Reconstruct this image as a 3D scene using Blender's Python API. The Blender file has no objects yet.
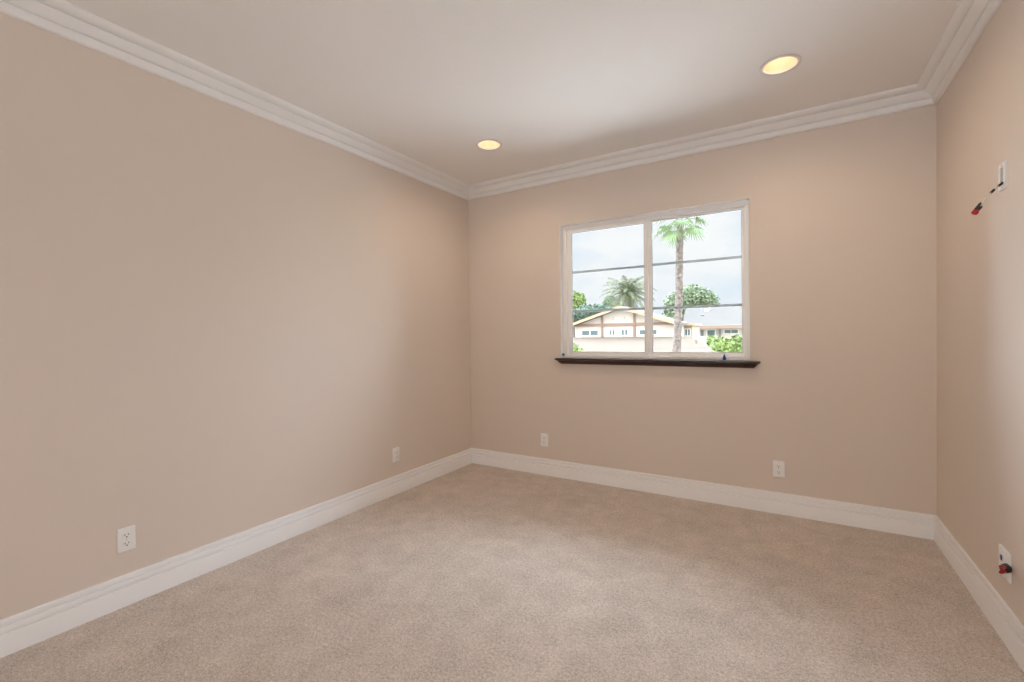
import bpy, bmesh, math, random
from mathutils import Vector, Matrix

random.seed(7)
sc = bpy.context.scene
C = sc.collection

# ------------------------------------------------------------------ camera
YAW, PITCH, ROLL, FPX, CX, CY = -0.5485, -0.0132, -0.0136, 457.786, 511.995, 340.644
CAMPOS = Vector((0, 0, 1.22))


def cam_axes():
    d = Vector((math.sin(YAW) * math.cos(PITCH), math.cos(YAW) * math.cos(PITCH), math.sin(PITCH)))
    r = Vector((math.cos(YAW), -math.sin(YAW), 0))
    u = r.cross(d)
    return (r * math.cos(ROLL) + u * math.sin(ROLL), u * math.cos(ROLL) - r * math.sin(ROLL), d)


RT, UP, FW = cam_axes()
cam_data = bpy.data.cameras.new('camera')
cam = bpy.data.objects.new('camera', cam_data)
C.objects.link(cam)
cam_data.sensor_width = 36.0
cam_data.lens = FPX * 36.0 / 1024.0
cam_data.shift_x = (512 - CX) / 1024.0
cam_data.shift_y = (CY - 341) / 1024.0
cam_data.clip_start = 0.02
cam_data.clip_end = 2000
M = Matrix((RT, UP, -FW)).transposed().to_4x4()
M.translation = CAMPOS
cam.matrix_world = M
sc.camera = cam


def ray(x, y):
    return FW * FPX + RT * (x - CX) + UP * (CY - y)


def on_y(x, y, Y):
    r = ray(x, y)
    return CAMPOS + r * (Y / r.y)


def on_x(x, y, X):
    r = ray(x, y)
    return CAMPOS + r * (X / r.x)


# ------------------------------------------------------------------ view, world
sc.view_settings.view_transform = 'Standard'
sc.view_settings.look = 'None'
sc.view_settings.gamma = 1.0
sc.view_settings.use_curve_mapping = False
sc.view_settings.exposure = 0.0
sc.cycles.use_denoising = True
sc.cycles.max_bounces = 14
sc.cycles.diffuse_bounces = 10
sc.cycles.transparent_max_bounces = 24
sc.cycles.sample_clamp_indirect = 6.0

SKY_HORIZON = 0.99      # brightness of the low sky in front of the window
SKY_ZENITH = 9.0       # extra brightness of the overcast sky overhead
FILL_BEHIND = 4.2        # added brightness of the unseen sky behind, fill for the room
GLOW_RIGHT = 11.0         # added glow, unseen right of the window view, lights the left wall
GLOW_TOP = 13.0           # added glow, unseen almost overhead, lights the floor near the window
GLOW_LEFT = 36.0        # added glow, unseen far left of the window view, lights the right wall

world = bpy.data.worlds.new('overcast_sky')
sc.world = world
world.use_nodes = True
wt = world.node_tree
wt.nodes.clear()


def wn(kind, **kw):
    n = wt.nodes.new(kind)
    for k, v in kw.items():
        setattr(n, k, v)
    return n


def wmath(op, a, b=None, clamp=False):
    n = wn('ShaderNodeMath', operation=op, use_clamp=clamp)
    for i, v in enumerate((a, b)):
        if v is None:
            continue
        if isinstance(v, (int, float)):
            n.inputs[i].default_value = v
        else:
            wt.links.new(v, n.inputs[i])
    return n.outputs[0]


tc = wn('ShaderNodeTexCoord')
sep = wn('ShaderNodeSeparateXYZ')
wt.links.new(tc.outputs['Generated'], sep.inputs[0])
mp = wn('ShaderNodeMapping')
mp.inputs['Scale'].default_value = (1.0, 1.0, 2.6)
wt.links.new(tc.outputs['Generated'], mp.inputs['Vector'])
noi = wn('ShaderNodeTexNoise')
noi.inputs['Scale'].default_value = 5.5
noi.inputs['Detail'].default_value = 6
noi.inputs['Roughness'].default_value = 0.55
wt.links.new(mp.outputs[0], noi.inputs['Vector'])
rmp = wn('ShaderNodeValToRGB')
rmp.color_ramp.elements[0].position = 0.36
rmp.color_ramp.elements[0].color = (0.84, 0.925, 1.0, 1)
rmp.color_ramp.elements[1].position = 0.62
rmp.color_ramp.elements[1].color = (1.01, 1.02, 1.03, 1)
wt.links.new(noi.outputs['Fac'], rmp.inputs[0])
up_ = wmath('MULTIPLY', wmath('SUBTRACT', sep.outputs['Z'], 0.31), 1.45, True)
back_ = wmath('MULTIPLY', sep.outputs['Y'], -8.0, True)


def sky_glow(d, edge):  # round bright patch added to the sky outside the window view
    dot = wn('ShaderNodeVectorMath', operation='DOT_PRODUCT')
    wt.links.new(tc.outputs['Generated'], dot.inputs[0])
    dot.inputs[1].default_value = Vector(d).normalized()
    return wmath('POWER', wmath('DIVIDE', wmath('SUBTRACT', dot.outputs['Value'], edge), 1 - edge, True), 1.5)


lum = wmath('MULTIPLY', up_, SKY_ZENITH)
lum = wmath('ADD', lum, wmath('MULTIPLY', sky_glow((0.74, 0.58, 0.34), 0.66), GLOW_RIGHT))
lum = wmath('ADD', lum, wmath('MULTIPLY', sky_glow((-0.08, 0.46, 0.88), 0.72), GLOW_TOP))
lum = wmath('ADD', lum, wmath('MULTIPLY', sky_glow((-0.90, 0.30, 0.28), 0.77), GLOW_LEFT))
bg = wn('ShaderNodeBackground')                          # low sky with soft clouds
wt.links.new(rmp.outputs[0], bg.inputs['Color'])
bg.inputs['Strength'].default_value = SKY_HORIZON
bg2 = wn('ShaderNodeBackground')                         # bluer overhead sky plus the added unseen glows
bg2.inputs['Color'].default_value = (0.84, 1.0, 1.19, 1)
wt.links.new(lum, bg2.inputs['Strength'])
bg3 = wn('ShaderNodeBackground')                         # warm fill added to the unseen sky behind
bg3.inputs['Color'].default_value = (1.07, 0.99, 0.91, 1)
wt.links.new(wmath('MULTIPLY', back_, FILL_BEHIND), bg3.inputs['Strength'])
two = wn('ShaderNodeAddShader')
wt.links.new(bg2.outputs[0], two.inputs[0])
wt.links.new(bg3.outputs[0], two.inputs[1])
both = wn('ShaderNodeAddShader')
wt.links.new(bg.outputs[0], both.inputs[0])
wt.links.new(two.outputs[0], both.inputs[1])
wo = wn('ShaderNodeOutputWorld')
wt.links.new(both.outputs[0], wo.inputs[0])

# ------------------------------------------------------------------ room numbers
XL, XR, YB, YR, H = -2.6236, 0.7126, 3.5224, -2.40, 2.605
WT = 0.16                                                  # wall thickness
W1 = (-1.668, -0.243, 1.016, 2.132)                        # the window in the far wall
W2 = (-0.72, 0.62, 0.20, 2.10)                             # unseen opening behind the camera, added to let in fill daylight
LAMPS = [(-1.872, 2.780), (-0.045, 2.786)]
LAMP_R = 0.079


def portal(name, x0, x1, z0, z1, y, flip):
    """Guides the sky's rays to a window opening; gives off no light itself."""
    ld = bpy.data.lights.new(name, 'AREA')
    ld.shape = 'RECTANGLE'
    ld.size, ld.size_y = x1 - x0, z1 - z0
    ld.cycles.is_portal = True
    lo = bpy.data.objects.new(name, ld)
    C.objects.link(lo)
    lo.location = ((x0 + x1) / 2, y, (z0 + z1) / 2)
    lo.rotation_euler = (math.radians(90 if flip else -90), 0, 0)


portal('window_portal', *W1, YB + WT + 0.02, False)
portal('fill_window_portal', *W2, YR - WT - 0.02, True)


# ------------------------------------------------------------------ materials
def lin(c):
    return tuple((v / 255 / 12.92) if v / 255 <= 0.04045 else ((v / 255 + 0.055) / 1.055) ** 2.4 for v in c)


def mat(name, col, rough=0.6, spec=0.5, metal=0.0, noise=None, bump=None, emit=None):
    """col linear rgb; noise = (scale, amount, detail); bump = (scale, distance)"""
    m = bpy.data.materials.new(name)
    m.use_nodes = True
    nt = m.node_tree
    b = nt.nodes['Principled BSDF']
    b.inputs['Base Color'].default_value = (*col, 1)
    b.inputs['Roughness'].default_value = rough
    b.inputs['Specular IOR Level'].default_value = spec
    b.inputs['Metallic'].default_value = metal
    t = nt.nodes.new('ShaderNodeTexCoord')
    if noise:
        n = nt.nodes.new('ShaderNodeTexNoise')
        n.inputs['Scale'].default_value = noise[0]
        n.inputs['Detail'].default_value = noise[2]
        nt.links.new(t.outputs['Object'], n.inputs['Vector'])
        r = nt.nodes.new('ShaderNodeValToRGB')
        r.color_ramp.elements[0].position = 0.3
        r.color_ramp.elements[1].position = 0.7
        r.color_ramp.elements[0].color = (*[v * (1 - noise[1]) for v in col], 1)
        r.color_ramp.elements[1].color = (*[min(1, v * (1 + noise[1])) for v in col], 1)
        nt.links.new(n.outputs['Fac'], r.inputs[0])
        nt.links.new(r.outputs[0], b.inputs['Base Color'])
    if bump:
        n2 = nt.nodes.new('ShaderNodeTexNoise')
        n2.inputs['Scale'].default_value = bump[0]
        n2.inputs['Detail'].default_value = 4
        nt.links.new(t.outputs['Object'], n2.inputs['Vector'])
        bp = nt.nodes.new('ShaderNodeBump')
        bp.inputs['Distance'].default_value = bump[1]
        bp.inputs['Strength'].default_value = 0.6
        nt.links.new(n2.outputs['Fac'], bp.inputs['Height'])
        nt.links.new(bp.outputs[0], b.inputs['Normal'])
    if emit:
        b.inputs['Emission Color'].default_value = (*emit[0], 1)
        b.inputs['Emission Strength'].default_value = emit[1]
    return m


def carpet_mat():
    m = bpy.data.materials.new('carpet')
    m.use_nodes = True
    nt = m.node_tree
    L = nt.links.new
    b = nt.nodes['Principled BSDF']
    b.inputs['Roughness'].default_value = 1.0
    b.inputs['Specular IOR Level'].default_value = 0.05
    b.inputs['Sheen Weight'].default_value = 0.15
    b.inputs['Sheen Roughness'].default_value = 0.6
    t = nt.nodes.new('ShaderNodeTexCoord')

    def noise(scale, detail, rough=0.6, dist=0.0):
        n = nt.nodes.new('ShaderNodeTexNoise')
        n.inputs['Scale'].default_value = scale
        n.inputs['Detail'].default_value = detail
        n.inputs['Roughness'].default_value = rough
        n.inputs['Distortion'].default_value = dist
        L(t.outputs['Object'], n.inputs['Vector'])
        return n.outputs['Fac']
    fine, tuft, patch, sweep = noise(210, 3), noise(80, 4, 0.75), noise(7, 5, 0.7, 0.5), noise(2.2, 3, 0.5, 0.6)

    def math_(op, a, c):
        n = nt.nodes.new('ShaderNodeMath')
        n.operation = op
        for i, v in enumerate((a, c)):
            if isinstance(v, (int, float)):
                n.inputs[i].default_value = v
            else:
                L(v, n.inputs[i])
        return n.outputs[0]
    s = math_('ADD', math_('ADD', math_('MULTIPLY', fine, 0.42), math_('MULTIPLY', tuft, 0.36)),
              math_('ADD', math_('MULTIPLY', patch, 0.16), math_('MULTIPLY', sweep, 0.06)))
    r = nt.nodes.new('ShaderNodeValToRGB')
    e = r.color_ramp.elements
    e[0].position, e[0].color = 0.39, (*CARPET_DARK, 1)
    e[1].position, e[1].color = 0.61, (*CARPET_LIGHT, 1)
    L(s, r.inputs[0])
    L(r.outputs[0], b.inputs['Base Color'])
    bp = nt.nodes.new('ShaderNodeBump')
    bp.inputs['Distance'].default_value = 0.006
    bp.inputs['Strength'].default_value = 0.7
    L(math_('ADD', math_('MULTIPLY', fine, 0.5), tuft), bp.inputs['Height'])
    L(bp.outputs[0], b.inputs['Normal'])
    return m


def glass_mat():
    m = bpy.data.materials.new('window_glass')
    m.use_nodes = True
    nt = m.node_tree
    nt.nodes.clear()
    o = nt.nodes.new('ShaderNodeOutputMaterial')
    tr = nt.nodes.new('ShaderNodeBsdfTransparent')
    tr.inputs[0].default_value = (0.975, 0.985, 0.985, 1)
    gl = nt.nodes.new('ShaderNodeBsdfGlossy')
    gl.inputs['Roughness'].default_value = 0.0
    fr = nt.nodes.new('ShaderNodeFresnel')
    fr.inputs['IOR'].default_value = 1.25
    mx = nt.nodes.new('ShaderNodeMixShader')
    nt.links.new(fr.outputs[0], mx.inputs[0])
    nt.links.new(tr.outputs[0], mx.inputs[1])
    nt.links.new(gl.outputs[0], mx.inputs[2])
    nt.links.new(mx.outputs[0], o.inputs[0])
    return m


CARPET_DARK, CARPET_LIGHT = (0.32, 0.258, 0.213), (0.82, 0.715, 0.625)
M_WALL = mat('beige_wall_paint', (0.69, 0.605, 0.535), 0.75, 0.25, bump=(240, 0.0006))
M_CEIL = mat('off_white_ceiling_paint', (0.82, 0.80, 0.785), 0.85, 0.2, bump=(180, 0.0006))
M_TRIM = mat('white_trim_paint', (0.85, 0.85, 0.855), 0.42, 0.4)
M_CARPET = carpet_mat()
M_VINYL = mat('white_window_vinyl', (0.90, 0.90, 0.895), 0.35, 0.5)
M_GLASS = glass_mat()
M_GRILLE = mat('grey_grille_bar', (0.50, 0.53, 0.54), 0.5)
M_WOOD = mat('dark_walnut_wood', (0.040, 0.016, 0.012), 0.38, 0.5, noise=(14, 0.3, 5))
M_PLATE = mat('white_wall_plate', (0.82, 0.82, 0.81), 0.35, 0.5)
M_EDGE_STRIP = mat('dark_edge_strip', (0.13, 0.135, 0.14), 0.6)  # dark tone added to cut the glare on the sash edges
M_SLOT = mat('dark_slot', (0.14, 0.13, 0.12), 0.6)
M_SCREW = mat('screw_head', (0.62, 0.62, 0.6), 0.4, metal=0.3)
M_BLUE = mat('blue_plastic', (0.02, 0.09, 0.32), 0.4)
M_BLUE2 = mat('light_blue_plastic', (0.05, 0.17, 0.42), 0.4)
M_BLACK = mat('black_plastic', (0.018, 0.017, 0.017), 0.45)
M_RED = mat('red_plastic', (0.42, 0.012, 0.02), 0.4)
M_WHITEWIRE = mat('white_wire', (0.75, 0.74, 0.72), 0.45)
M_CAN = mat('recessed_can_reflector', (0.84, 0.76, 0.64), 0.5)
M_RING = mat('lamp_trim_ring', (0.66, 0.62, 0.60), 0.5)
M_BULB = mat('bulb_glow', (0.9, 0.85, 0.75), 0.5, emit=((1.0, 0.76, 0.53), 7.5))

M_STUCCO = mat('cream_stucco', (0.393, 0.369, 0.337), 0.9, 0.2, noise=(3, 0.04, 4))
M_FASCIA = mat('tan_fascia', (0.33, 0.22, 0.15), 0.8, 0.2)
M_BEAM = mat('brown_beam', (0.19, 0.135, 0.105), 0.8, 0.2)
M_ROOFTAN = mat('pale_tan_shingle', (0.128, 0.107, 0.086), 0.95, 0.1, noise=(5, 0.10, 6))
M_ROOFGREY = mat('pale_grey_shingle', (0.095, 0.089, 0.082), 0.95, 0.1, noise=(5, 0.08, 6))
M_WINDOWS = mat('house_window_glass', (0.05, 0.085, 0.095), 0.25, 0.5)
M_WHITEFRAME = mat('house_window_frame', (0.496, 0.496, 0.48), 0.6)
M_DOOR = mat('house_door', (0.078, 0.096, 0.114), 0.5)
M_GROUND = mat('pale_ground', (0.3, 0.28, 0.22), 0.95, 0.1, noise=(0.6, 0.2, 5))
M_BOUNCE = mat('pale_bounce_slab', (0.78, 0.755, 0.71), 0.9, 0.1, noise=(1.5, 0.08, 5))  # bright colour for the added slab that bounces daylight indoors
M_LEAF_A = mat('mid_green_leaf', (0.119, 0.153, 0.093), 0.7, 0.2, noise=(1.2, 0.35, 4))
M_LEAF_B = mat('bright_green_leaf', (0.114, 0.158, 0.048), 0.7, 0.2, noise=(1.5, 0.35, 4))
M_LEAF_C = mat('blue_green_leaf', (0.08, 0.116, 0.088), 0.7, 0.2, noise=(1.2, 0.35, 4))
M_FROND = mat('palm_frond', (0.076, 0.09, 0.043), 0.6, 0.3, noise=(2, 0.35, 3))
M_FAN = mat('fan_palm_leaf', (0.083, 0.121, 0.05), 0.6, 0.3, noise=(2, 0.3, 3))
M_BARK = mat('palm_bark', (0.083, 0.069, 0.06), 0.95, 0.1, noise=(9, 0.6, 3), bump=(9, 0.08))
M_BARK2 = mat('tree_bark', (0.08, 0.06, 0.045), 0.95, 0.1, noise=(5, 0.3, 4))


# ------------------------------------------------------------------ mesh helpers
class MB:
    def __init__(self):
        self.bm = bmesh.new()

    def face(self, pts):
        vs = [self.bm.verts.new(p) for p in pts]
        return self.bm.faces.new(vs)

    def hexa(self, p):
        """p: 8 points, bottom loop then top loop"""
        v = [self.bm.verts.new(q) for q in p]
        for f in ((3, 2, 1, 0), (4, 5, 6, 7), (0, 1, 5, 4), (1, 2, 6, 5), (2, 3, 7, 6), (3, 0, 4, 7)):
            self.bm.faces.new([v[i] for i in f])
        return self

    def box(self, x0, x1, y0, y1, z0, z1):
        return self.hexa([(x0, y0, z0), (x1, y0, z0), (x1, y1, z0), (x0, y1, z0),
                          (x0, y0, z1), (x1, y0, z1), (x1, y1, z1), (x0, y1, z1)])

    def loft(self, loops, close=True, caps=True):
        """loops: list of equally long point lists"""
        vl = [[self.bm.verts.new(p) for p in lp] for lp in loops]
        n = len(vl[0])
        for a, b in zip(vl, vl[1:]):
            for i in range(n if close else n - 1):
                j = (i + 1) % n
                self.bm.faces.new((a[i], a[j], b[j], b[i]))
        if caps:
            self.bm.faces.new(list(reversed(vl[0])))
            self.bm.faces.new(vl[-1])
        return self

    def tube(self, path, radii, n=10):
        path = [Vector(p) for p in path]
        if isinstance(radii, (int, float)):
            radii = [radii] * len(path)
        loops = []
        ref = None
        for i, p in enumerate(path):
            t = (path[min(i + 1, len(path) - 1)] - path[max(i - 1, 0)]).normalized()
            if ref is None:
                ref = Vector((0, 0, 1)) if abs(t.z) < 0.9 else Vector((1, 0, 0))
            u = t.cross(ref).normalized()
            w = u.cross(t).normalized()
            ref = w
            loops.append([p + (u * math.cos(2 * math.pi * k / n) + w * math.sin(2 * math.pi * k / n)) * radii[i]
                          for k in range(n)])
        return self.loft(loops)

    def lathe(self, prof, c, n=40, axis='Z', cap=False):
        """prof: (r, h) pairs about an axis through c"""
        loops = []
        for r, h in prof:
            lp = []
            for k in range(n):
                a = 2 * math.pi * k / n
                if axis == 'Z':
                    lp.append((c[0] + r * math.cos(a), c[1] + r * math.sin(a), c[2] + h))
                elif axis == 'X':
                    lp.append((c[0] + h, c[1] + r * math.cos(a), c[2] + r * math.sin(a)))
                else:
                    lp.append((c[0] + r * math.cos(a), c[1] + h, c[2] + r * math.sin(a)))
            loops.append(lp)
        return self.loft(loops, True, cap)

    def build(self, name, material, parent=None, smooth=None, bevel=0.0, recalc=True):
        if recalc:
            bmesh.ops.recalc_face_normals(self.bm, faces=self.bm.faces)
        me = bpy.data.meshes.new(name)
        self.bm.to_mesh(me)
        self.bm.free()
        me.materials.append(material)
        o = bpy.data.objects.new(name, me)
        C.objects.link(o)
        if smooth is not None:
            me.polygons.foreach_set('use_smooth', [True] * len(me.polygons))
            if smooth < 179:
                me.set_sharp_from_angle(angle=math.radians(smooth))
        if bevel:
            md = o.modifiers.new('bevel', 'BEVEL')
            md.width = bevel
            md.segments = 3
            md.limit_method = 'ANGLE'
        if parent:
            o.parent = parent
            o.matrix_parent_inverse = Matrix.Translation(-Vector(parent.location)) if not any(parent.rotation_euler) \
                else parent_matrix(parent).inverted()
        return o


def parent_matrix(p):
    return Matrix.LocRotScale(p.location, p.rotation_euler, p.scale)


def struct(o):
    o['kind'] = 'structure'
    return o


def tag(o, label, cat, group=None):
    o['label'] = label
    o['category'] = cat
    if group:
        o['group'] = group
    return o


def thing(name, loc, label, cat, group=None):
    o = bpy.data.objects.new(name, None)
    o.empty_display_size = 0.1
    C.objects.link(o)
    o.location = loc
    return tag(o, label, cat, group)


def copy_tree(o, parent=None):
    c = o.copy()
    C.objects.link(c)
    if parent:
        c.parent = parent
    for ch in list(o.children):
        copy_tree(ch, c)
    return c


# ------------------------------------------------------------------ room shell
struct(MB().box(XL - WT, XR + WT, YR - WT, YB + WT, -0.12, 0.0).build('floor', M_CARPET))
struct(MB().box(XL - WT, XL, YR - WT, YB + WT, 0, H).build('wall_left', M_WALL))
struct(MB().box(XR, XR + WT, YR - WT, YB + WT, 0, H).build('wall_right', M_WALL))


def wall_with_hole(name, y0, y1, w):
    b = MB()
    b.box(XL, w[0], y0, y1, 0, H)
    b.box(w[1], XR, y0, y1, 0, H)
    b.box(w[0], w[1], y0, y1, 0, w[2])
    b.box(w[0], w[1], y0, y1, w[3], H)
    bmesh.ops.remove_doubles(b.bm, verts=b.bm.verts, dist=1e-5)
    return struct(b.build(name, M_WALL))


wall_with_hole('wall_back', YB, YB + WT, W1)
wall_with_hole('wall_rear', YR - WT, YR, W2)

# ceiling: lower face with two round openings for the recessed lamps, slab above
b = MB()
loop = [(XL - WT, YR - WT, H), (XR + WT, YR - WT, H), (XR + WT, YB + WT, H), (XL - WT, YB + WT, H)]
edges = []


def ring(pts):
    vs = [b.bm.verts.new(p) for p in pts]
    return [b.bm.edges.new((vs[i], vs[(i + 1) % len(vs)])) for i in range(len(vs))]


edges += ring(loop)
for lx, ly in LAMPS:
    edges += ring([(lx + LAMP_R * math.cos(2 * math.pi * k / 40), ly + LAMP_R * math.sin(2 * math.pi * k / 40), H)
                   for k in range(40)])
bmesh.ops.triangle_fill(b.bm, use_beauty=True, use_dissolve=False, edges=edges)
bmesh.ops.recalc_face_normals(b.bm, faces=b.bm.faces)
b.box(XL - WT, XR + WT, YR - WT, YB + WT, H + 0.20, H + 0.30)
struct(b.build('ceiling', M_CEIL))

# ------------------------------------------------------------------ crown moulding and baseboards
CROWN = [(0.0, -0.1030), (0.012, -0.1030), (0.0170, -0.1000), (0.0200, -0.0940), (0.0240, -0.0720), (0.0235, -0.0685),
         (0.0140, -0.0675), (0.0140, -0.0630), (0.0270, -0.0612), (0.0320, -0.0580), (0.0400, -0.0520), (0.0490, -0.0450),
         (0.0560, -0.0380), (0.0605, -0.0330), (0.0610, -0.0300), (0.0520, -0.0290), (0.0520, -0.0245), (0.0680, -0.0240),
         (0.0800, -0.0220), (0.0920, -0.0170), (0.0980, -0.0125), (0.1005, -0.0080), (0.1005, 0.0), (0.0, 0.0)]
BASE = [(0.0, 0.0), (0.0170, 0.0), (0.0170, 0.0800), (0.0155, 0.0835), (0.0060, 0.0855), (0.0060, 0.0915),
        (0.0130, 0.0930), (0.0136, 0.0960), (0.0128, 0.1085), (0.0112, 0.1120), (0.0035, 0.1138), (0.0035, 0.1195),
        (0.0095, 0.1208), (0.0098, 0.1335), (0.0084, 0.1385), (0.0050, 0.1408), (0.0, 0.1410)]


def sweep_run(name, prof, z0, side, material):
    """a moulding along one wall, mitred at both inside corners"""
    a, c = [], []
    for p, z in prof:
        z += z0
        if side == 'left':
            a.append((XL + p, YR + p, z)); c.append((XL + p, YB - p, z))
        elif side == 'right':
            a.append((XR - p, YR + p, z)); c.append((XR - p, YB - p, z))
        elif side == 'back':
            a.append((XL + p, YB - p, z)); c.append((XR - p, YB - p, z))
        else:
            a.append((XL + p, YR + p, z)); c.append((XR - p, YR + p, z))
    return struct(MB().loft([a, c]).build(name, material, smooth=38))


for i, s in enumerate(('left', 'back', 'right', 'rear')):
    sweep_run('trim_%d' % (i + 1), CROWN, H, s, M_TRIM)
    sweep_run('baseboard_' + s, BASE, 0.0, s, M_TRIM)


# ------------------------------------------------------------------ the window in the far wall
def rect_frame(b, x0, x1, z0, z1, y0, y1, l, r, bo, t):
    b.box(x0, x1, y0, y1, z0, z0 + bo)
    b.box(x0, x1, y0, y1, z1 - t, z1)
    b.box(x0, x0 + l, y0, y1, z0 + bo, z1 - t)
    b.box(x1 - r, x1, y0, y1, z0 + bo, z1 - t)


x0, x1, z0, z1 = W1
FY = YB + 0.045                                            # front of the vinyl frame
win = bpy.data.objects.new('window_1', None)
C.objects.link(win)
win.location = ((x0 + x1) / 2, FY, z0)
struct(win)
b = MB()
rect_frame(b, x0 + 0.001, x1 - 0.001, z0 + 0.001, z1 - 0.001, FY, FY + 0.052, 0.040, 0.034, 0.024, 0.034)
b.build('window_frame', M_VINYL, win, bevel=0.003)

# sliding sash on the left, fixed sash on the right, in two planes
SY0, SY1 = FY + 0.012, FY + 0.024
LX0, LX1, LZ0, LZ1 = x0 + 0.041, -0.945, z0 + 0.0245, z1 - 0.0345
b = MB()
rect_frame(b, LX0, LX1, LZ0, LZ1, SY0, SY1, 0.042, 0.030, 0.027, 0.027)
b.box(LX1 - 0.030, LX1 - 0.022, SY0 - 0.004, SY0, LZ0 + 0.45, LZ0 + 0.58)          # pull rail on the stile
sash_l = b.build('sliding_sash', M_VINYL, win, bevel=0.002)
GY = SY0 + 0.005
MB().box(LX0 + 0.040, LX1 - 0.028, GY, GY + 0.004, LZ0 + 0.025, LZ1 - 0.025).build('glass_pane', M_GLASS, sash_l)
for zz in (1.409, 1.738):
    MB().box(LX0 + 0.0415, LX1 - 0.0295, GY + 0.0043, GY + 0.0068, zz - 0.010, zz + 0.010).build('grille_bar', M_GRILLE, sash_l)

RY0, RY1 = FY + 0.026, FY + 0.038
RX0, RX1 = -0.958, x1 - 0.035
b = MB()
rect_frame(b, RX0, RX1, LZ0, LZ1, RY0, RY1, 0.040, 0.018, 0.030, 0.020)
sash_r = b.build('fixed_sash', M_VINYL, win, bevel=0.002)
GY2 = RY0 + 0.005
MB().box(RX0 + 0.038, RX1 - 0.016, GY2, GY2 + 0.004, LZ0 + 0.028, LZ1 - 0.018).build('glass_pane', M_GLASS, sash_r)
for zz in (1.408, 1.745):
    MB().box(RX0 + 0.0395, RX1 - 0.0175, GY2 + 0.0043, GY2 + 0.0068, zz - 0.010, zz + 0.010).build('grille_bar', M_GRILLE, sash_r)

for sash, (ga, gb, gc, gd), (gy0, gy1) in ((sash_l, (LX0 + 0.042, LX1 - 0.030, LZ0 + 0.027, LZ1 - 0.027), (SY0 + 0.003, SY1 + 0.0005)),
                                           (sash_r, (RX0 + 0.040, RX1 - 0.018, LZ0 + 0.030, LZ1 - 0.020), (RY0 + 0.003, RY1 + 0.0005))):
    b = MB()
    rect_frame(b, ga, gb, gc, gd, gy0, gy1, 0.002, 0.002, 0.002, 0.002)  # dark strip added round the glass to tone down overlit stile faces
    b.build('edge_strip', M_EDGE_STRIP, sash)['label'] = 'dark strip over the bright sash edge'
b = MB()
b.box(x0 + 0.0005, x0 + 0.003, YB + 0.0005, FY, z0 + 0.001, z1 - 0.001)
b.box(x0 + 0.003, x1 - 0.0005, YB + 0.0005, FY, z1 - 0.003, z1 - 0.0005)
b.build('jamb_liner', M_VINYL, win)

# dark wood sill with a moulded front edge, mitred returns at both ends
SPROF = [(0.000, 0.0), (0.046, 0.0), (0.050, -0.003), (0.050, -0.011), (0.046, -0.014), (0.040, -0.016), (0.033, -0.022),
         (0.026, -0.031), (0.020, -0.038), (0.014, -0.042), (0.012, -0.0475), (0.0, -0.0475)]
b = MB()
sx0, sx1, sz = -1.654, -0.230, 1.0165
a, c, e, f = [], [], [], []
for p, z in SPROF:
    a.append((sx0 - p, YB - 0.0005, sz + z))
    c.append((sx0 - p, YB - p, sz + z))
    e.append((sx1 + p, YB - p, sz + z))
    f.append((sx1 + p, YB - 0.0005, sz + z))
b.loft([a, c, e, f], True, True)
sill = b.build('window_sill', M_WOOD, None, smooth=35)
b = MB()
b.box(x0 + 0.002, x1 - 0.002, YB - 0.002, FY, sz - 0.0305, sz - 0.0005)
# board lies in the opening
bw = b.build('sill_board', M_WOOD, sill)
tag(sill, 'dark walnut window sill with moulded front edge under the sliding window', 'window sill')

# two little blue plastic pieces left on the window
p = on_y(562.6, 353.3, YB + 0.02)
b = MB()
b.lathe([(0.0005, 0.0), (0.010, 0.001), (0.012, 0.005), (0.011, 0.012), (0.007, 0.019), (0.0005, 0.021)],
        (x0 + 0.013, YB + 0.018, sz + 0.019), 14, 'Z')
t1 = thing('window_stop', (x0 + 0.013, YB + 0.018, sz), 'blue and white plastic stop at the left end of the dark window sill', 'window stop')
b.build('cap', M_BLUE2, t1, smooth=60)['label'] = 'blue cap'
MB().lathe([(0.0005, 0.0), (0.009, 0.0), (0.010, 0.004), (0.009, 0.019), (0.0005, 0.020)],
           (x0 + 0.013, YB + 0.018, sz - 0.0003), 14, 'Z').build('base', M_VINYL, t1, smooth=60)
q = on_y(724.4, 357.2, FY - 0.006)
b = MB()
b.lathe([(0.0005, -0.019), (0.008, -0.018), (0.012, -0.011), (0.0105, -0.002), (0.006, 0.010), (0.003, 0.019), (0.0005, 0.024)],
        (q.x, FY - 0.009, q.z), 16, 'Z')
tag(b.build('window_clip', M_BLUE, None, smooth=60), 'blue teardrop plastic clip on the white window frame by its right bottom corner', 'clip')

# frame of the unseen window added behind the camera for fill daylight
b = MB()
rect_frame(b, W2[0] + 0.001, W2[1] - 0.001, W2[2] + 0.001, W2[3] - 0.001, YR - 0.12, YR - 0.05, 0.05, 0.05, 0.05, 0.05)
b.box(-0.08, -0.02, YR - 0.12, YR - 0.05, W2[2] + 0.05, W2[3] - 0.05)
struct(b.build('added_fill_window', M_VINYL))


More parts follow.
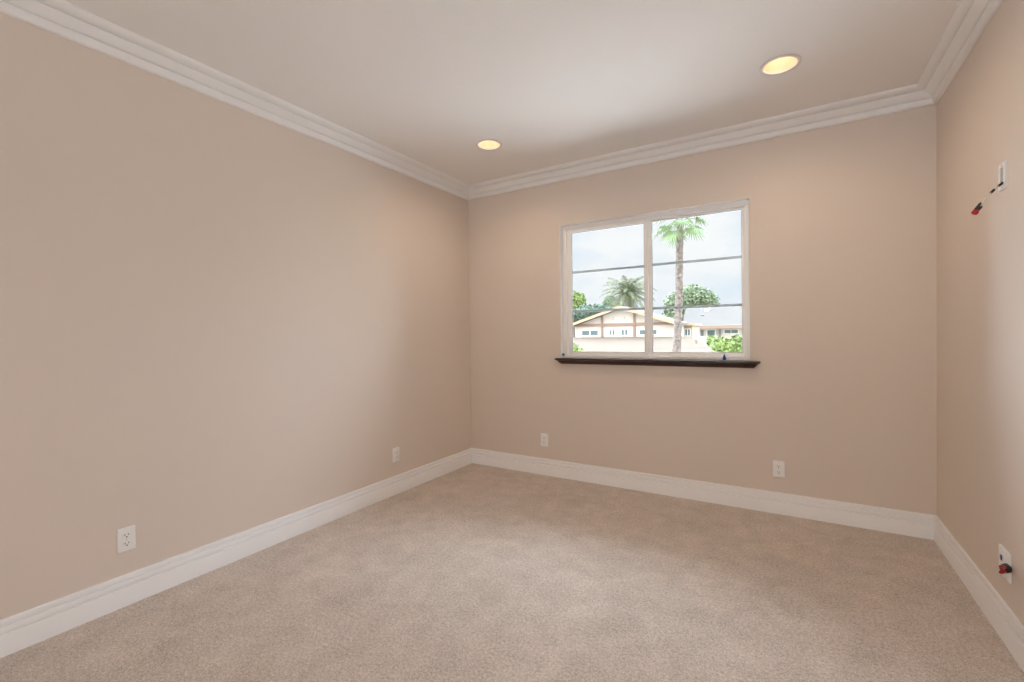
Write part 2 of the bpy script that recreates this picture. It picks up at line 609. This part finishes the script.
# ------------------------------------------------------------------ recessed lamps
def make_lamp(x, y, label):
    t = thing('recessed_ceiling_light', (x, y, H), label, 'ceiling light', 'recessed lights in the ceiling')
    r = LAMP_R
    MB().lathe([(r + 0.016, -0.0003), (r + 0.016, -0.003), (r + 0.012, -0.0055), (r + 0.004, -0.0065), (r - 0.002, -0.005),
                (r - 0.0035, -0.001), (r - 0.0035, 0.004)], (x, y, H), 48).build('trim_ring', M_RING, t, smooth=60)
    MB().lathe([(r - 0.002, 0.002), (r - 0.004, 0.02), (r - 0.010, 0.06), (r - 0.016, 0.10), (r - 0.020, 0.125), (0.001, 0.126)],
               (x, y, H), 48).build('reflector', M_CAN, t, smooth=60)
    MB().lathe([(0.001, 0.080), (0.014, 0.082), (0.024, 0.087), (0.029, 0.094), (0.028, 0.101), (0.021, 0.112), (0.014, 0.123),
                (0.001, 0.124)], (x, y, H), 32).build('bulb', M_BULB, t, smooth=60)
    ld = bpy.data.lights.new('lamp_light', 'SPOT')
    ld.energy = 18.5
    ld.color = (1.0, 0.79, 0.58)
    ld.spot_size = math.radians(168)
    ld.spot_blend = 1.0
    ld.shadow_soft_size = 0.03
    lo = bpy.data.objects.new('lamp_light', ld)
    C.objects.link(lo)
    lo.parent = t
    lo.location = (0, 0, -0.002)
    return t


make_lamp(*LAMPS[0], 'glowing round recessed ceiling light above the corner left of the window')
make_lamp(*LAMPS[1], 'glowing round recessed ceiling light nearer the right wall, right of the window')


# ------------------------------------------------------------------ wall outlets
def rounded(w, h, r, n=5):
    pts = []
    for cx, cz, a0 in ((w - r, h - r, 0), (-w + r, h - r, 90), (-w + r, -h + r, 180), (w - r, -h + r, 270)):
        for k in range(n + 1):
            a = math.radians(a0 + 90 * k / n)
            pts.append((cx + r * math.cos(a), cz + r * math.sin(a)))
    return pts


def plate_mesh(b, w, h, t=0.006):
    """cover plate standing on the wall plane y=0, facing -y"""
    lp = []
    for y, ins in ((0.0, 0.0), (-t * 0.45, 0.0), (-t * 0.85, 0.0015), (-t, 0.0045)):
        lp.append([(x, y, z) for x, z in rounded(w / 2 - ins, h / 2 - ins, 0.005)])
    b.loft(lp)


def prism_y(b, pts, cx, cz, y0, y1):
    b.loft([[(cx + x, y0, cz + z) for x, z in pts], [(cx + x, y1, cz + z) for x, z in pts]])


def make_outlet(label):
    t = thing('wall_outlet', (0, 0, 0), label, 'outlet', 'duplex wall outlets')
    b = MB(); plate_mesh(b, 0.069, 0.110)
    b.build('cover_plate', M_PLATE, t, smooth=40)
    for s in (1, -1):
        cz = 0.0195 * s
        pts = [(x, max(-0.0125, min(0.0125, z))) for x, z in
               [(0.0172 * math.cos(2 * math.pi * k / 36), 0.0172 * math.sin(2 * math.pi * k / 36)) for k in range(36)]]
        b = MB(); prism_y(b, pts, 0, cz, -0.005, -0.0078)
        rc = b.build('receptacle', M_PLATE, t)
        b = MB()
        b.box(-0.0080, -0.0052, -0.0081, -0.0070, cz - 0.001, cz + 0.0080)
        b.box(0.0052, 0.0080, -0.0081, -0.0070, cz - 0.000, cz + 0.0075)
        prism_y(b, rounded(0.0030, 0.0032, 0.0026), 0, cz - 0.0070, -0.0070, -0.0081)
        b.build('slots', M_SLOT, rc)['label'] = 'dark plug slots'
    b = MB(); b.lathe([(0.0001, -0.0085), (0.0025, -0.0080), (0.0032, -0.0058)], (0, 0, 0), 12, 'Y')
    b.build('screw', M_SCREW, t)
    return t


o1 = make_outlet('white duplex outlet on the left wall nearest the camera, above the baseboard')
spots = [(o1, (XL, 0.857, 0.301), math.pi / 2, None),
         (None, (XL, 2.545, 0.301), math.pi / 2, 'white wall outlet on the left wall nearer the far corner'),
         (None, (-1.836, YB, 0.302), 0, 'small white wall outlet on the far wall left of the window'),
         (None, (-0.078, YB, 0.297), 0, 'white wall outlet on the far wall below the right end of the window')]
for o, loc, rz, lab in spots:
    if o is None:
        o = copy_tree(o1)
        o['label'] = lab
    o.location = loc
    o.rotation_euler = (0, 0, rz)

# ------------------------------------------------------------------ right wall: cable plate with loose cable (upper)
PX, PY, PZ = XR, 2.545, 1.815
t = thing('cable_wall_plate', (0, 0, 0), 'white low-voltage plate high on the right wall with a cable coming out', 'wall plate')
b = MB()
outer = [rounded(0.036 - i, 0.0535 - i, 0.005) for i in (0, 0.0012, 0.004)]
inner = rounded(0.017, 0.033, 0.003)
lps = [[(x, y, z) for x, z in o] for o, y in zip(outer, (0.0, -0.004, -0.007))]
lps += [[(x, -0.007, z) for x, z in inner], [(x, -0.002, z) for x, z in inner]]
b.loft(lps, True, True)
b.build('cover_plate', M_PLATE, t, smooth=40)
b = MB(); b.box(-0.0165, 0.0165, -0.0035, -0.0015, -0.0325, 0.0325)
b.build('recess', mat('grey_recess', (0.42, 0.42, 0.41), 0.6), t)['label'] = 'grey recess'
for s in (1, -1):
    b = MB(); b.lathe([(0.0001, -0.0090), (0.0025, -0.0085), (0.0032, -0.0065)], (0, 0, 0.042 * s), 12, 'Y')
    b.build('screw', M_SCREW, t)
t.location = (PX, PY, PZ)
t.rotation_euler = (0, 0, -math.pi / 2)


def bez(p, n):
    out = []
    for i in range(n + 1):
        u = i / n
        out.append(p[0] * (1 - u) ** 3 + p[1] * 3 * u * (1 - u) ** 2 + p[2] * 3 * u * u * (1 - u) + p[3] * u ** 3)
    return out


c0 = on_x(1002.5, 183.0, XR - 0.006)
c3 = on_x(981.0, 205.0, XR - 0.085)
path = bez([c0, on_x(996.0, 187.5, XR - 0.030), on_x(987.5, 195.0, XR - 0.060), c3], 20)
ct = thing('cable', c0, 'thin white cable with black bands and red tips hanging from the upper plate', 'cable')
MB().tube(path, 0.0028, 10).build('sheath', M_WHITEWIRE, ct, smooth=180)
for a, e in ((0, 4), (8, 11)):
    MB().tube(path[a:e + 1], 0.0048, 10).build('band', M_BLACK, ct, smooth=60)['label'] = 'black tape band'
end = path[-1]
for (xa, ya, xb, yb, dx, w) in ((981.0, 202.6, 974.6, 210.2, 0.092, 0.0045), (980.6, 206.4, 976.2, 211.0, 0.080, 0.0078)):
    pa, pb = on_x(xa, ya, XR - dx), on_x(xb, yb, XR - dx - 0.018)
    MB().tube([end, pa.lerp(end, 0.3), pa], 0.0022, 8).build('lead', M_WHITEWIRE, ct, smooth=180)
    n = MB().tube([pa, pa.lerp(pb, 0.15), pa.lerp(pb, 0.85), pb], [w * 0.6, w, w, w * 0.8], 12).build('connector', M_BLACK, ct, smooth=60)
    n['label'] = 'black connector'
    dirv = (pb - pa).normalized()
    dirv = (dirv + Vector((0, 0, -0.35))).normalized()
    r_ = MB().tube([pb - dirv * 0.003, pb + dirv * 0.002, pb + dirv * 0.012, pb + dirv * 0.015],
                   [w * 0.7, w * 1.25, w * 1.25, w * 0.6], 12).build('tip', M_RED, n, smooth=60)
    r_['label'] = 'red tip'

# ------------------------------------------------------------------ right wall: two-gang jack plate (lower)
JY, JZ = 2.526, 0.296
t = thing('jack_wall_plate', (0, 0, 0), 'white double wall plate low on the right wall with a blue jack', 'wall plate')
b = MB(); plate_mesh(b, 0.112, 0.114)
b.build('cover_plate', M_PLATE, t, smooth=40)
# face coordinates: local x runs along world -y after the turn
lx = JY - on_x(1003.6, 557.8, XR).y
lz = on_x(1003.6, 557.8, XR).z - JZ
b = MB(); b.box(lx - 0.009, lx + 0.009, -0.0085, -0.005, lz - 0.010, lz + 0.010)
b.build('jack', M_BLUE, t, bevel=0.001)['label'] = 'blue jack'
b = MB(); b.box(0.012, 0.046, -0.0068, -0.005, -0.033, 0.033)
b.build('blank_insert', M_PLATE, t, bevel=0.001)
for sx in (-0.029, 0.029):
    for s in (1, -1):
        b = MB(); b.lathe([(0.0001, -0.0075), (0.0022, -0.0070), (0.0030, -0.0055)], (sx, 0, 0.0475 * s), 12, 'Y')
        b.build('screw', M_SCREW, t)
t.location = (XR, JY, JZ)
t.rotation_euler = (0, 0, -math.pi / 2)

k0 = on_x(1007.8, 568.0, XR - 0.005)
k1 = on_x(1003.5, 569.0, XR - 0.028)
kt = thing('speaker_plug', k0, 'black plug with forked red tip pushed into the lower plate on the right wall', 'plug')
MB().tube([k0, k0.lerp(k1, 0.1), k0.lerp(k1, 0.75), k1], [0.014, 0.0175, 0.0155, 0.009], 16).build('body', M_BLACK, kt, smooth=50)
for dz in (0.0075, -0.0075):
    ka = k1 + Vector((0.004, 0, dz * 0.9))
    kb = on_x(1000.0, 569.5, XR - 0.048) + Vector((0, 0, dz * 1.5))
    MB().tube([ka, ka.lerp(kb, 0.2), ka.lerp(kb, 0.8), kb], [0.0045, 0.0070, 0.0065, 0.0035], 12).build('prong', M_RED, kt, smooth=60)['label'] = 'red prong'

# ------------------------------------------------------------------ outside
GZ = -3.3
struct(MB().box(-160, 120, -160, 200, GZ - 0.3, GZ).build('ground', M_GROUND))
struct(MB().box(-14, 10, -45, 24, GZ, GZ + 0.08).build('bounce_slab', M_BOUNCE))          # unseen pale slab, added to bounce daylight up into the room

# --- house with the gable
D1 = 42.0


def A(x, y, Y=D1):
    return on_y(x, y, Y)


gl, gr_, ga = A(571, 325.6), A(679, 322.6), A(626, 306.5)
ze = (gl.z + gr_.z) / 2
hx0, hx1 = gl.x + 0.45, gr_.x - 0.45
apx = (gl.x + gr_.x) / 2
apz = ga.z
house = thing('gable_house', (apx, D1, GZ), 'cream house with broad low gable and brown beams behind the tan roof', 'house')
DEPTH = 4.4
b = MB()
wall_loop = [(hx0, GZ), (hx1, GZ), (hx1, ze - 0.05), (apx, apz - 0.18), (hx0, ze - 0.05)]
b.loft([[(x, D1, z) for x, z in wall_loop], [(x, D1 + DEPTH, z) for x, z in wall_loop]])
b.build('wall', M_STUCCO, house)
b = MB()
for s, ex in ((-1, gl.x), (1, gr_.x)):
    b.hexa([(ex, D1 - 0.7, ze - 0.14), (apx, D1 - 0.7, apz - 0.16), (apx, D1 + DEPTH, apz - 0.16), (ex, D1 + DEPTH, ze - 0.14),
            (ex, D1 - 0.7, ze + 0.06), (apx, D1 - 0.7, apz + 0.05), (apx, D1 + DEPTH, apz + 0.05), (ex, D1 + DEPTH, ze + 0.06)])
b.build('roof', M_ROOFTAN, house)
for s, ex in ((-1, gl.x), (1, gr_.x)):
    b = MB()
    b.hexa([(ex, D1 - 0.78, ze - 0.20), (apx, D1 - 0.78, apz - 0.22), (apx, D1 - 0.70, apz - 0.22), (ex, D1 - 0.70, ze - 0.20),
            (ex, D1 - 0.78, ze + 0.05), (apx, D1 - 0.78, apz + 0.04), (apx, D1 - 0.70, apz + 0.04), (ex, D1 - 0.70, ze + 0.05)])
    b.build('fascia', M_FASCIA, house)['label'] = 'tan fascia board'
bz = A(625, 324.3).z
MB().box(hx0 - 0.1, hx1 + 0.1, D1 - 0.14, D1, bz - 0.12, bz + 0.12).build('beam', M_BEAM, house)['label'] = 'brown horizontal beam'
zlow = A(625, 337.5).z
for px in (602.3, 634.5):
    x = A(px, 325).x
    zt = ze + (apz - ze) * (1 - abs(x - apx) / (gr_.x - apx)) - 0.25
    MB().box(x - 0.09, x + 0.09, D1 - 0.17, D1, zlow - 0.4, zt).build('post', M_BEAM, house)['label'] = 'brown vertical post'
for (xa, xb, ya, yb, n) in ((582.3, 598.0, 330.6, 335.4, 2), (610.0, 614.6, 330.0, 335.0, 2), (621.8, 627.6, 329.8, 335.0, 2),
                            (639.8, 656.8, 329.8, 334.6, 2)):
    pa, pb = A(xa, yb), A(xb, ya)
    w = MB()
    rect_frame(w, pa.x - 0.08, pb.x + 0.08, pa.z - 0.08, pb.z + 0.08, D1 - 0.06, D1 + 0.02, 0.08, 0.08, 0.08, 0.08)
    xm = (pa.x + pb.x) / 2
    w.box(xm - 0.05, xm + 0.05, D1 - 0.05, D1 + 0.02, pa.z, pb.z)
    wf = w.build('window', M_WHITEFRAME, house)
    MB().box(pa.x, pb.x, D1 - 0.03, D1 - 0.01, pa.z, pb.z).build('pane', M_WINDOWS, wf)
for px in (612.5, 624.0):
    pa, pb = A(px - 1.1, 320.5), A(px + 1.1, 316.0)
    v = MB()
    for k in range(5):
        zz = pa.z + (pb.z - pa.z) * k / 5
        v.box(pa.x, pb.x, D1 - 0.05, D1 - 0.005, zz, zz + (pb.z - pa.z) / 5 * 0.6)
    v.build('gable_vent', M_STUCCO, house)

# lower wing in front: broad pale shingle roof at eye level
DN = 30.0
wing = thing('low_roof_wing', (apx, D1 - 6, GZ), 'pale tan shingle roof of the low wing in front of the gable house', 'roof')
zt, zb_ = A(640, 337.0).z, on_y(650, 362.0, DN).z
r1 = A(691, 337.2); r2 = on_y(743, 358, DN)
l1, l2 = A(540, 338).x, on_y(520, 360, DN).x
top = [(l2, DN, zb_), (r2.x, DN, zb_), (r1.x, D1 - 0.02, zt), (l1, D1 - 0.02, zt)]
b = MB()
b.hexa([(x, y, z - 0.22) for x, y, z in top] + top)
side = [(r2.x, DN, zb_), (r2.x + 1.5, D1 + 3, zb_), (r1.x + 0.6, D1 + 3, zt), (r1.x, D1 - 0.02, zt)]
b.hexa([(x, y, z - 0.22) for x, y, z in side] + side)
nrows = 22
for k in range(1, nrows):                                  # shingle courses
    u = k / nrows
    y = DN + (D1 - 0.02 - DN) * u
    z = zb_ + (zt - zb_) * u
    xa, xb = l2 + (l1 - l2) * u, r2.x + (r1.x - r2.x) * u
    b.box(xa, xb, y - 0.05, y + 0.10, z - 0.03, z + 0.028)
b.build('roof', M_ROOFTAN, wing)
b = MB(); b.box(l2 + 0.8, r2.x - 0.8, DN + 0.8, D1 - 0.1, GZ, zb_ - 0.1)
b.build('wall', M_STUCCO, wing)
vp = on_y(696.3, 343.0, 38.0)
b = MB(); b.lathe([(0.06, -0.6), (0.06, 0.15), (0.10, 0.16), (0.10, 0.24), (0.01, 0.28)], (vp.x, vp.y, vp.z), 12)
b.build('vent_pipe', M_BEAM, wing, smooth=40)

# --- tan cottage wing just right of the palm
D3 = 47.0
cot = thing('tan_cottage', (on_y(686, 330, D3).x, D3, GZ), 'small tan walled wing with a white window right of the palm trunk', 'house')
ca, cb = on_y(672, 326, D3), on_y(692.3, 326, D3)
ctop = on_y(682, 325.2, D3).z
MB().box(ca.x, cb.x, D3, D3 + 4, GZ, ctop).build('wall', mat('tan_stucco', (0.315, 0.255, 0.18), 0.9, 0.2), cot)
b = MB()
b.hexa([(ca.x - 0.3, D3 - 0.4, ctop - 0.05), (cb.x + 0.3, D3 - 0.4, ctop - 0.05), (cb.x + 0.3, D3 + 4, ctop - 0.02), (ca.x - 0.3, D3 + 4, ctop - 0.02),
        (ca.x - 0.3, D3 - 0.4, ctop + 0.12), (cb.x + 0.3, D3 - 0.4, ctop + 0.12), (cb.x + 0.3, D3 + 4, ctop + 0.16), (ca.x - 0.3, D3 + 4, ctop + 0.16)])
b.build('roof', M_FASCIA, cot)
pa, pb = on_y(685.3, 335.5, D3), on_y(690.0, 329.3, D3)
w = MB(); rect_frame(w, pa.x - 0.08, pb.x + 0.08, pa.z - 0.08, pb.z + 0.08, D3 - 0.06, D3 + 0.01, 0.09, 0.09, 0.09, 0.09)
w.box((pa.x + pb.x) / 2 - 0.05, (pa.x + pb.x) / 2 + 0.05, D3 - 0.05, D3, pa.z, pb.z)
wf = w.build('window', M_WHITEFRAME, cot)
MB().box(pa.x, pb.x, D3 - 0.03, D3 - 0.01, pa.z, pb.z).build('pane', M_WINDOWS, wf)

# --- long house with the grey roof at right
D2 = 56.0


def B(x, y, Y=D2):
    return on_y(x, y, Y)


lx0, lx1 = B(689, 326).x, B(775, 326).x
ez = B(715, 326.6, D2 - 1.0).z
rz_ = B(712, 307.3, D2 + 7).z
long = thing('long_house', ((lx0 + lx1) / 2, D2, GZ), 'white single-storey house under a wide pale grey roof, at right beyond the palm', 'house')
MB().box(lx0 + 0.3, lx1, D2, D2 + 14, GZ, ez + 0.05).build('wall', M_STUCCO, long)
b = MB()
gx0 = B(686, 309, D2 + 7).x
b.hexa([(lx0 - 0.6, D2 - 1.0, ez - 0.1), (lx1, D2 - 1.0, ez - 0.1), (lx1, D2 + 7, rz_ - 0.25), (gx0, D2 + 7, rz_ - 0.25),
        (lx0 - 0.6, D2 - 1.0, ez + 0.12), (lx1, D2 - 1.0, ez + 0.12), (lx1, D2 + 7, rz_), (gx0, D2 + 7, rz_)])
b.hexa([(gx0, D2 + 7, rz_ - 0.25), (lx1, D2 + 7, rz_ - 0.25), (lx1, D2 + 15, ez - 0.1), (lx0 - 0.6, D2 + 15, ez - 0.1),
        (gx0, D2 + 7, rz_), (lx1, D2 + 7, rz_), (lx1, D2 + 15, ez + 0.12), (lx0 - 0.6, D2 + 15, ez + 0.12)])
for k in range(1, 18):
    u = k / 18
    y, z = D2 - 1 + 8 * u, ez + 0.12 + (rz_ - ez - 0.12) * u
    b.box(lx0 - 0.6 + (gx0 - lx0 + 0.6) * u, lx1, y - 0.04, y + 0.1, z - 0.03, z + 0.02)
b.build('roof', M_ROOFGREY, long)
MB().box(lx0 - 0.6, lx1, D2 - 1.08, D2 - 1.0, ez - 0.22, ez + 0.10).build('fascia', M_BEAM, long)['label'] = 'brown gutter board'
for (xa, xb, ya, yb, nm, mm) in ((693.0, 698.4, 329.0, 335.2, 'window', 1), (707.4, 715.0, 330.0, 336.0, 'window', 0),
                                 (724.4, 730.4, 329.6, 333.4, 'window', 0), (731.6, 738.0, 329.6, 333.4, 'window', 0)):
    pa, pb = B(xa, yb), B(xb, ya)
    w = MB(); rect_frame(w, pa.x - 0.10, pb.x + 0.10, pa.z - 0.10, pb.z + 0.10, D2 - 0.07, D2 + 0.02, 0.11, 0.11, 0.11, 0.11)
    if mm:
        w.box((pa.x + pb.x) / 2 - 0.06, (pa.x + pb.x) / 2 + 0.06, D2 - 0.06, D2, pa.z, pb.z)
    wf = w.build('window', M_WHITEFRAME, long)
    MB().box(pa.x, pb.x, D2 - 0.03, D2 - 0.01, pa.z, pb.z).build('pane', M_WINDOWS, wf)
pa, pb = B(701.0, 339.0), B(703.6, 330.0)
MB().box(pa.x, pb.x, D2 - 0.05, D2 + 0.02, pa.z - 0.3, pb.z).build('door', M_DOOR, long)
pa, pb = B(719.2, 339.0), B(721.0, 329.0)
MB().box(pa.x, pb.x, D2 - 0.35, D2 - 0.05, GZ, pb.z).build('downpipe', M_DOOR, long)
vp = B(702.2, 317.0, D2 + 3.2)
MB().lathe([(0.16, -0.5), (0.16, 0.10), (0.24, 0.12), (0.24, 0.28), (0.02, 0.36)], (vp.x, vp.y, vp.z), 12).build('roof_vent', M_DOOR, long, smooth=40)
pa, pb = B(704.6, 318.5, D2 + 5.2), B(709.0, 308.6, D2 + 5.2)
MB().box(pa.x, pb.x, D2 + 5.0, D2 + 5.8, pa.z - 0.6, pb.z).build('chimney', M_STUCCO, long)


# --- trees
def leaf_crown(b, blobs, n, size, rnd):
    """many small leaf clumps over the surface of a few rounded masses"""
    tot = sum(r[3] * r[4] for r in blobs)
    for cx, cy, cz, rx, rz in blobs:
        for _ in range(int(n * rx * rz / tot)):
            u = rnd.uniform(-1, 1); a = rnd.uniform(0, 2 * math.pi); s = math.sqrt(1 - u * u)
            rr = rnd.uniform(0.45, 1.12)
            nn = Vector((s * math.cos(a), s * math.sin(a), u))
            p = Vector((cx, cy, cz)) + Vector((nn.x * rx, nn.y * rx, nn.z * rz)) * rr
            d = (nn + Vector((rnd.uniform(-.8, .8), rnd.uniform(-.8, .8), rnd.uniform(-.8, .8)))).normalized()
            t1_ = d.orthogonal().normalized()
            t1_ = (Matrix.Rotation(rnd.uniform(0, 6.28), 3, d) @ t1_)
            t2_ = d.cross(t1_)
            l, w = size * rnd.uniform(0.6, 1.3), size * rnd.uniform(0.35, 0.6)
            b.face([p - t1_ * l, p - t2_ * w + d * w * 0.3, p + t1_ * l, p + t2_ * w + d * w * 0.3])


def tree(name, blobs, trunk, n, size, material, label, cat, bark=M_BARK2):
    rnd = random.Random(len(label) * 31 + n)
    base = Vector(trunk[0])
    t = thing(name, base, label, cat)
    b = MB(); leaf_crown(b, blobs, n, size, rnd)
    b.build('foliage', material, t, recalc=False)
    b = MB()
    b.tube(trunk, [0.05 * len(trunk) + 0.12 - 0.04 * i for i in range(len(trunk))], 10)
    topc = Vector(trunk[-1])
    for cx, cy, cz, rx, rz in blobs:
        e = Vector((cx, cy, cz))
        b.tube([topc, topc.lerp(e, 0.5) + Vector((0, 0, -0.15)), e], [0.13, 0.09, 0.04], 8)
    b.build('trunk', bark, t, smooth=60)
    return t


def blob(x, y, Y, rpx, rpy):
    p = on_y(x, y, Y)
    k = Y / ray(x, y).y
    return (p.x, p.y, p.z, rpx * k * 1.0, rpy * k)


DT = 76.0
bl = [blob(688, 302, DT, 13, 12), blob(675, 305, DT, 10, 12), blob(699, 299, DT, 13, 11), blob(709, 303, DT, 9, 11),
      blob(692, 293, DT, 11, 8), blob(680, 314, DT, 12, 11), blob(672, 317, DT, 9, 9)]
g = on_y(692, 300, DT)
tree('round_tree', bl, [(g.x, DT, GZ), (g.x + 0.1, DT, GZ + 4), (g.x, DT, bl[0][2] - 1.5)], 9500, 0.27, M_LEAF_A,
     'broad round green tree behind the grey roof, right of the tall palm', 'tree')
DT2 = 70.0
bl = [blob(571, 298, DT2, 7, 7), blob(579, 301, DT2, 6, 8), blob(574, 308, DT2, 9, 8)]
g = on_y(573, 300, DT2)
tree('bright_tree', bl, [(g.x, DT2, GZ), (g.x + 0.1, DT2, GZ + 3), (g.x, DT2, bl[2][2] - 1)], 4000, 0.26, M_LEAF_B,
     'light green tree at the far left of the window view', 'tree')
DT3 = 64.0
bl = [blob(572, 318, DT3, 12, 8), blob(586, 313, DT3, 9, 8), blob(596, 311, DT3, 8, 6), blob(580, 316, DT3, 9, 7), blob(604, 309, DT3, 6, 5)]
g = on_y(587, 315, DT3)
tree('dark_tree', bl, [(g.x, DT3, GZ), (g.x + 0.1, DT3, GZ + 2), (g.x, DT3, bl[1][2] - 1)], 4500, 0.26, M_LEAF_C,
     'low dark blue-green tree behind the left slope of the gable', 'tree')
DT4 = 67.0
bl = [blob(610, 303, DT4, 6, 7), blob(606, 308, DT4, 6, 6), blob(616, 309, DT4, 8, 5)]
g = on_y(610, 305, DT4)
tree('grey_green_tree', bl, [(g.x, DT4, GZ), (g.x + 0.1, DT4, GZ + 2), (g.x, DT4, bl[0][2] - 1)], 2200, 0.24, M_LEAF_A,
     'small green tree beside the bushy date palm, on its left', 'tree')

# bushes
DB = 27.0
bl = [blob(721, 345, DB, 9, 7), blob(713, 341, DB + 6, 6, 5), blob(730, 349, DB, 8, 7), blob(738, 344, DB + 2, 8, 8), blob(744, 350, DB, 9, 8)]
g = on_y(728, 350, DB)
tree('garden_shrub', bl, [(g.x, DB, GZ), (g.x, DB, GZ + 1), (g.x, DB, bl[0][2] - 0.5)], 3200, 0.14, M_LEAF_B,
     'bright lime green shrub at the lower right corner of the window view', 'shrub')
bl = [blob(573, 351, 26, 6, 7), blob(580, 354, 26, 5, 5)]
g = on_y(574, 352, 26)
tree('garden_shrub', bl, [(g.x, 26, GZ), (g.x, 26, GZ + 1), (g.x, 26, bl[0][2] - 0.3)], 900, 0.11, M_LEAF_B,
     'light green shrub top at the lower left corner of the window view', 'shrub')


def frond_mesh(b, base, az, el, length, droop, rnd, leaflet=0.55, pairs=22):
    """a feather frond: arching rib with drooping leaflets on both sides"""
    h = Vector((math.cos(az), math.sin(az), 0))
    pts = []
    p = Vector(base)
    n = pairs
    ang = el
    for i in range(n + 1):
        pts.append(p.copy())
        ang -= droop / n
        p = p + (h * math.cos(ang) + Vector((0, 0, math.sin(ang)))) * (length / n)
    b.tube(pts, [0.035 * (1 - 0.8 * i / n) for i in range(n + 1)], 5)
    sidev = Vector((-h.y, h.x, 0))
    for i in range(2, n + 1):
        t = (pts[i] - pts[i - 1]).normalized()
        l = leaflet * math.sin(math.pi * min(1, 0.15 + 0.85 * i / n)) ** 0.6 * rnd.uniform(0.85, 1.1) + 0.08
        for s in (1, -1):
            d = (sidev * s * 0.75 + t * 0.55 + Vector((0, 0, -0.35 + rnd.uniform(-.2, .2)))).normalized()
            wv = t * 0.045
            q0 = pts[i]
            b.face([q0 - wv, q0 + wv, q0 + d * l * 0.6 + wv * 0.8 + Vector((0, 0, -0.03)), q0 + d * l + Vector((0, 0, -0.10)),
                    q0 + d * l * 0.6 - wv * 0.8 + Vector((0, 0, -0.03))])


# bushy date palm behind the gable
DP = 60.0
pc = on_y(628, 293.5, DP)
palm = thing('date_palm', (pc.x, DP, GZ), 'bushy feather-leaved date palm rising behind the gable roof', 'palm tree')
rnd = random.Random(5)
tp = []
for i in range(15):
    u = i / 14
    tp.append((pc.x + 0.1 * math.sin(u * 3), DP, GZ + (pc.z - 0.1 - GZ) * u))
MB().tube(tp, [0.42 + 0.05 * (i % 2) for i in range(15)], 14).build('trunk', M_BARK, palm, smooth=60)
for k in range(54):
    az = k * 2.39996 + rnd.uniform(-.15, .15)
    u = k / 53
    el = math.radians(82 - 100 * u)
    ln = 3.3 + 0.5 * math.sin(u * 3.1) + rnd.uniform(-.25, .25)
    b = MB()
    frond_mesh(b, pc + Vector((0.15 * math.cos(az), 0.15 * math.sin(az), 0.25 - 0.5 * u)), az, el, ln,
               math.radians(62 + 25 * rnd.random()), rnd)
    b.build('frond', M_FROND, palm, recalc=False)

# tall fan palm in front of the low roof
DF = 22.0
tb, tt = on_y(676.3, 356, DF), on_y(681.0, 222, DF)
fan = thing('fan_palm', (tb.x - 0.1, DF, GZ), 'tall slender fan palm whose bare trunk crosses the right window pane', 'palm tree')
path, rad = [], []
zb0 = GZ
N = 60
for i in range(N + 1):
    u = i / N
    z = zb0 + (tt.z - zb0) * u
    v = (z - tb.z) / (tt.z - tb.z)
    x = tb.x + (tt.x - tb.x) * v + 0.03 * math.sin(v * 5)
    path.append((x, DF, z))
    rad.append((0.185 - 0.035 * max(0, v)) * (1.0 + (0.05 if i % 2 else -0.03)))
MB().tube(path, rad, 16).build('trunk', M_BARK, fan, smooth=60)
hub = Vector(path[-1])
rnd = random.Random(11)
for k in range(21):
    az = k * 2.39996 + 0.4
    u = k / 20
    el = math.radians(78 - 108 * u)
    h = Vector((math.cos(az), math.sin(az), 0))
    d0 = h * math.cos(el) + Vector((0, 0, math.sin(el)))
    pl = rnd.uniform(0.55, 0.85)
    p0 = hub + Vector((0, 0, 0.35 - 0.45 * u)) + h * 0.08
    p1 = p0 + d0 * pl * 0.6
    p2 = p0 + d0 * pl + Vector((0, 0, -0.08))
    b = MB()
    b.tube([p0, p1, p2], [0.022, 0.018, 0.013], 6)
    dl = (d0 + Vector((0, 0, -0.45))).normalized()
    sv = dl.cross(Vector((0, 0, 1))).normalized()
    nv = sv.cross(dl).normalized()
    L_ = rnd.uniform(0.55, 0.75)
    for j in range(19):
        a = math.radians(-105 + 210 * j / 18)
        sd = dl * math.cos(a) + sv * math.sin(a)
        pr = sv * math.cos(a) - dl * math.sin(a)
        lj = L_ * (0.72 + 0.28 * math.cos(a * 0.8)) * rnd.uniform(0.9, 1.08)
        m1, m2 = p2 + sd * lj * 0.55 + nv * 0.03, p2 + sd * lj + Vector((0, 0, -0.12 - 0.15 * rnd.random()))
        b.face([p2 - pr * 0.006, m1 - pr * 0.042, m2, m1 + pr * 0.042, p2 + pr * 0.006])
    b.build('frond', M_FAN, fan, recalc=False)
